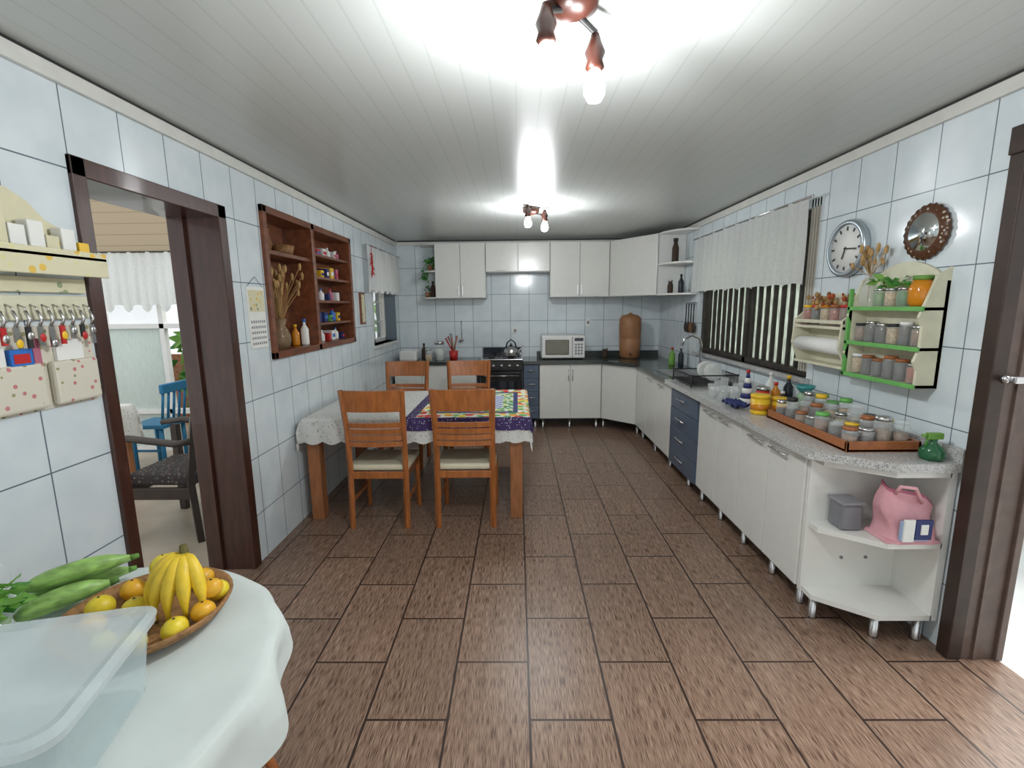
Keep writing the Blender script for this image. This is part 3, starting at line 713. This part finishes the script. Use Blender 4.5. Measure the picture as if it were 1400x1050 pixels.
o.lathe((x,y,z),[(.038,0),(.046,.01),(.046,.04),(.032,.06),(.014,.075),(.014,.09)],M('green_bottle_plastic',(.02,.13,.05),.2,alpha=.8),18)
o.box(x-.03,x+.035,y-.012,y+.012,z+.09,z+.118,leafl,.004);o.tube([(x-.02,y,z+.095),(x-.03,y,z+.075),(x-.028,y,z+.055)],.005,leaf,6);o.cyl((x-.03,y,z+.106),(x-.05,y,z+.108),.007,leafl,n=8)
o.done()
# pink bag
o=O('pink_tote_bag')
def bag(u,v):
    a=u*2*math.pi;e=.6
    c,s_=math.cos(a),math.sin(a);q=lambda t:math.copysign(abs(t)**e,t)
    w=.115*(1-.08*v)*(1+.05*math.sin(a*3+v*4));d=.085*(1-.55*v)*(1+.06*math.sin(a*5+v*9))
    return (1.742+w*q(c)-.015*v+.012*math.sin(v*8),2.03+d*q(s_),.497+.215*v-.045*c*v+.012*math.sin(a*3)*v)
o.grid(bag,48,16,pink,lambda u,v:pinkd if v>.93 else pink)
o.tube([(1.655,1.985,.72),(1.645,1.95,.765),(1.70,1.94,.76),(1.765,1.975,.68)],.008,pink,8)
o.box(1.66,1.78,1.935,1.952,.52,.61,M('soft_blue',(.35,.45,.65),.7),.004);o.box(1.715,1.785,1.928,1.937,.53,.62,dkblue);o.box(1.735,1.765,1.924,1.929,.555,.60,paper);o.box(1.665,1.71,1.928,1.937,.52,.62,paper)
o.prism([(1.62,.497),(1.855,.497),(1.845,.51),(1.63,.51)],1.955,2.10,pink,'y')
o.done()
o=O('grey_food_container');o.box(1.50,1.60,2.08,2.18,.497,.62,M('grey_translucent',(.22,.22,.24),.3,alpha=.85),.012);o.box(1.495,1.605,2.075,2.185,.62,.635,grey,.005);o.done()
# ------------------------------------------------------------------ foreground round table
CX,CY,RR,ZT=-1.065,.845,.50,.76
o=O('round_table')
o.lathe((CX,CY,ZT-.03),[(RR-.01,0),(RR-.005,.012),(RR-.01,.026)],tablew,48)
for k in range(4):
    a=math.pi/4+k*math.pi/2;o.tube([(CX+math.cos(a)*RR*.55,CY+math.sin(a)*RR*.55,ZT-.03),(CX+math.cos(a)*RR*.7,CY+math.sin(a)*RR*.7,0)],[.025,.018],tablew,12)
o.done()
o=O('round_tablecloth')
def rc(u,v):
    a=u*2*math.pi
    if v<.6:
        r=RR*v/.6;return (CX+r*math.cos(a),CY+r*math.sin(a),ZT+.002)
    t=(v-.6)/.4
    hang=.115+.035*math.cos(4*a+.2)
    w=min(1,t*1.6)
    r=RR+.004+.012*math.sin(min(1,t*3)*math.pi/2)+t*.012+w*(.014*math.sin(a*15)+.009*math.sin(a*9+1))
    x=CX+r*math.cos(a)
    return (max(x,-1.595),CY+r*math.sin(a),ZT+.002-hang*t**1.15)
o.grid(rc,220,40,sheet);o.done()
o=O('wooden_stool')
sx_,sy_=-.93,1.15
o.lathe((sx_,sy_,.42),[(.14,0),(.15,.012),(.14,.025)],chairw,24)
for k in range(3):
    a=.72+k*2.09;o.tube([(sx_+.10*math.cos(a),sy_+.10*math.sin(a),.42),(sx_+.22*math.cos(a),sy_+.22*math.sin(a),0)],[.018,.014],chairw,10)
o.done()
FX,FY=-.945,1.08
o=O('fruit_tray')
o.lathe((FX,FY,ZT+.004),[(.14,0),(.175,.02),(.19,.042),(.183,.045),(.165,.025),(.13,.008)],straw,36,sx=1,sy=1.0);o.done()
o=O('banana_bunch')
cr=Vector((FX+.075,FY+.05,ZT+.165))
for k in range(6):
    a=math.radians(-165+k*26);
    e=Vector((math.cos(a),math.sin(a),0))
    pts=[];rad=[]
    for i in range(10):
        t=i/9
        p=cr+e*(.010+.075*math.sin(t*1.75))+Vector((0,0,.0-.135*t*(.5+.5*t)))
        pts.append(p);rad.append(.006+.0125*math.sin(min(1,t*1.08+.12)*math.pi)**.55 if 0<t<1 else .006)
    o.tube(pts,rad,ban,8);o.tube([pts[-1],pts[-1]+(pts[-1]-pts[-2])*.5],[.006,.004],bantip,6)
o.tube([cr+Vector((0,0,.022)),cr,cr-Vector((0,0,.012))],[.009,.011,.016],bantip,8);o.done()
o=O('citrus_fruit')
for x,y,r,m_,sc,zz in((.06,-.12,.026,lemon,(1.15,1,1),0),(.125,-.075,.027,lemon,(1,1.15,1),0),(.15,-.01,.028,orng,(1,1,.9),0),(.14,.065,.028,lemon,(1,1,.9),.01),(-.04,.12,.034,lemon,(1,1,1),.04),(-.12,.0,.032,lemon,(1,1,.9),0),(-.10,.08,.030,orng,(1,1,.9),0),(.05,.14,.028,orng,(1,1,.9),0),(-.08,-.07,.030,orng,(1,1,.9),0),(-.03,.0,.030,lemon,(1,1,.9),0),(-.01,-.12,.026,lemon,(1,1,1),0),(.15,.03,.026,orng,(1,1,.9),.04)):
    o.ball((FX+x,FY+y,ZT+.013+r+zz),r,m_,sc);o.ball((FX+x,FY+y,ZT+.013+r+zz+r*.95*sc[2]),.0035,bark)
o.done()
o=O('zucchini')
for (a,b,r) in(((-1.30,1.12,ZT+.033),(-1.15,1.27,ZT+.035),.027),((-1.255,1.05,ZT+.035),(-1.125,1.18,ZT+.05),.027),((-1.28,1.10,ZT+.08),(-1.12,1.25,ZT+.085),.026)):
    a=Vector(a);b=Vector(b);pts=[a.lerp(b,t/9)+Vector((0,0,.010*math.sin(t/9*3.14))) for t in range(10)]
    o.tube(pts,[r*v for v in(.35,.8,.95,1,1,1,.95,.85,.6,.35)],zuc,14);o.tube([b,b+(b-a).normalized()*.02],[.010,.007],leafl,8)
o.done()
o=O('basil_herbs');
bx,by=-1.255,1.0
o.lathe((bx,by,ZT+.004),[(.03,0),(.035,.06),(.03,.06)],glass,16)
o.leaves((bx,by,ZT+.115),(.045,.04,.05),80,.055,[leaf,leafl]);
for k in range(8):o.tube([(bx,by,ZT+.01),(bx+rnd(-.04,.04),by+rnd(-.04,.04),ZT+.12)],.003,leaf,5)
o.done()
o=O('glass_cake_dome');o.lathe((-1.385,1.09,ZT+.004),[(.06,0),(.063,.1),(.052,.13),(.03,.15),(.001,.155)],glass,24);o.ball((-1.385,1.09,ZT+.17),.012,glass);o.done()
# plastic container
o=O('plastic_food_container')
o.T=Matrix.Translation((-.965,.684,ZT+.004))@Matrix.Rotation(math.radians(14),4,'Z')
def rr(w,d,r,n=6):
    p=[]
    for cx,cy,a0 in((w-r,d-r,0),(-w+r,d-r,90),(-w+r,-d+r,180),(w-r,-d+r,270)):
        for k in range(n+1):
            a=math.radians(a0+90*k/n);p.append((cx+r*math.cos(a),cy+r*math.sin(a)))
    return p
def loft(levels,m,cap=True):
    b=bmesh.new();R_=[[b.verts.new((x,y,z)) for x,y in rr(w,d,r)] for w,d,r,z in levels];n=len(R_[0])
    for i in range(len(R_)-1):
        for k in range(n):b.faces.new([R_[i][k],R_[i][(k+1)%n],R_[i+1][(k+1)%n],R_[i+1][k]])
    b.faces.new(R_[0][::-1])
    if cap:b.faces.new(R_[-1])
    o.merge(b,m)
loft([(.215,.135,.03,0),(.225,.145,.035,.01),(.242,.160,.04,.150)],frost,False)
loft([(.252,.172,.045,.150),(.255,.175,.045,.165),(.242,.162,.04,.173),(.225,.145,.04,.165)],frostlid)
o.box(-.20,.0,-.160,-.154,.03,.09,M('label_teal',(.05,.35,.4),.5));o.box(-.195,-.01,-.1615,-.159,.035,.05,leafl)
o.box(-.19,-.02,-.1615,-.159,.06,.08,bluep)
o.done()
# ------------------------------------------------------------------ adjoining room
o=O('floor_adjoining_room');o.box(-7,-1.86,-1,7,-.1,0,otherfl);o.done()
o=O('wall_adjoining_room')
o.box(-7,-4.45,5.0,5.15,0,3.2,woodwall);o.box(-3.15,-1.87,5.0,5.15,0,3.2,woodwall);o.box(-4.45,-3.15,5.0,5.15,2.15,3.2,woodwall)
o.done()
o=O('window_3')
for x in(-4.45,-3.82,-3.2):o.box(x,x+.05,5.03,5.09,0,2.15,plast)
for z in(0,.42,1.35,2.1):o.box(-4.45,-3.15,5.03,5.09,z,z+.05,plast)
o.box(-4.40,-3.82,5.055,5.06,.05,1.35,M('door_glass_frosted',(.78,.84,.82),.25,var=.1,scale=40,stretch=(6,1,.3),transl=.6));o.box(-4.40,-3.82,5.05,5.055,1.4,2.1,glass)
o.done()
curtain('window_curtain',4.93,-4.62,-3.25,1.52,2.13,14,.02,.08,bark,1,'y')
o=O('garden_fence');o.box(-5,-1.9,6.3,6.4,-.12,.95,brick);o.done()
plant_o=O('garden_plants');plant_o.leaves((-3.55,5.75,.9),(.6,.25,.6),300,.2,[leaf,leafl]);plant_o.cyl((-3.55,5.75,-.12),(-3.55,5.75,.9),.04,bark);plant_o.done()
o=O('hanging_dark_hat');o.lathe((-3.16,4.80,1.42),[(.17,0),(.18,.01),(.13,.04),(.12,.14),(.06,.22),(.001,.24)],blk2,24);o.box(-3.17,-3.15,4.80,5.0,1.64,1.68,bark);o.done()
o=O('dark_armchair')
ax0,ax1,ay0,ay1=-2.66,-2.12,2.96,3.5
for y in(ay0,ay1):
    o.box(ax0,ax0+.05,y-.025,y+.025,0,.68,darkch,.005)
    o.tube([(ax1-.03,y,0),(ax1-.05,y,.4),(ax1+.02,y,.86)],.028,darkch,4,smooth=False)
    o.tube([(ax0-.06,y,.70),(ax0+.1,y,.72),(ax1-.12,y,.68),(ax1-.0,y,.70)],.036,darkch,8,flat=.6)
    o.box(ax0,ax1-.03,y-.015,y+.015,.30,.38,darkch,.004)
o.box(ax0,ax0+.03,ay0,ay1,.30,.38,darkch,.004)
for z in(.5,.6,.7,.8):o.box(ax1-.03+(z-.5)*.1,ax1-.01+(z-.5)*.1,ay0,ay1,z,z+.05,darkch,.004)
o.box(ax0+.02,ax1-.05,ay0+.03,ay1-.03,.38,.46,vormat('dark_cushion',[(.2,.15,.12),(.1,.12,.1)],40,(.04,.03,.03),.3),.02)
o.done()
o=O('side_table')
o.box(-3.95,-3.40,3.65,4.05,.70,.73,tablew)
for x in(-3.92,-3.48):
    for y in(3.68,3.97):o.box(x,x+.05,y,y+.05,0,.7,tablew)
o.done()
drape('lace_tablecloth',-3.95,-3.40,3.65,4.05,.734,.3,clothw,n=50)
o=O('blue_chair');bx,by=-3.56,4.52
for x in(bx-.15,bx+.13):
    for y in(by-.15,by+.15):o.tube([(x*1.0,y,0),(x,y,.42)],.02,bluech,8)
o.box(bx-.18,bx+.18,by-.18,by+.18,.42,.46,bluech,.008)
for k in range(5):o.tube([(bx+.15,by-.15+k*.075,.45),(bx+.20,by-.15+k*.075,.8)],.012,bluech,8)
o.box(bx+.18,bx+.22,by-.18,by+.18,.76,.85,bluech,.01)
for y in(by-.15,by+.15):o.tube([(bx-.15,y,.2),(bx+.13,y,.2)],.012,bluech,6)
o.done()
# ------------------------------------------------------------------ light, camera
w=bpy.data.worlds.new('World');S.world=w;w.use_nodes=True
bg=w.node_tree.nodes['Background'];bg.inputs[0].default_value=(.93,.975,1,1);bg.inputs[1].default_value=1.15
sl=bpy.data.lights.new('sun','SUN');sl.energy=4;sl.angle=math.radians(50);sl.color=(1,.98,.94)
so=bpy.data.objects.new('sun',sl);so.rotation_euler=(math.radians(-8),math.radians(48),0);so.location=(6,0,6);S.collection.objects.link(so)
cam=bpy.data.cameras.new('camera');co=bpy.data.objects.new('camera',cam);S.collection.objects.link(co)
cam.sensor_width=36;cam.lens=646/1400*36;cam.clip_start=.02
Rm=Matrix.Rotation(math.radians(.7),4,'Z')@Matrix.Rotation(math.radians(90-9.4),4,'X')@Matrix.Rotation(math.radians(-.6),4,'Z')
co.matrix_world=Matrix.Translation((0,0,1.55))@Rm
S.camera=co
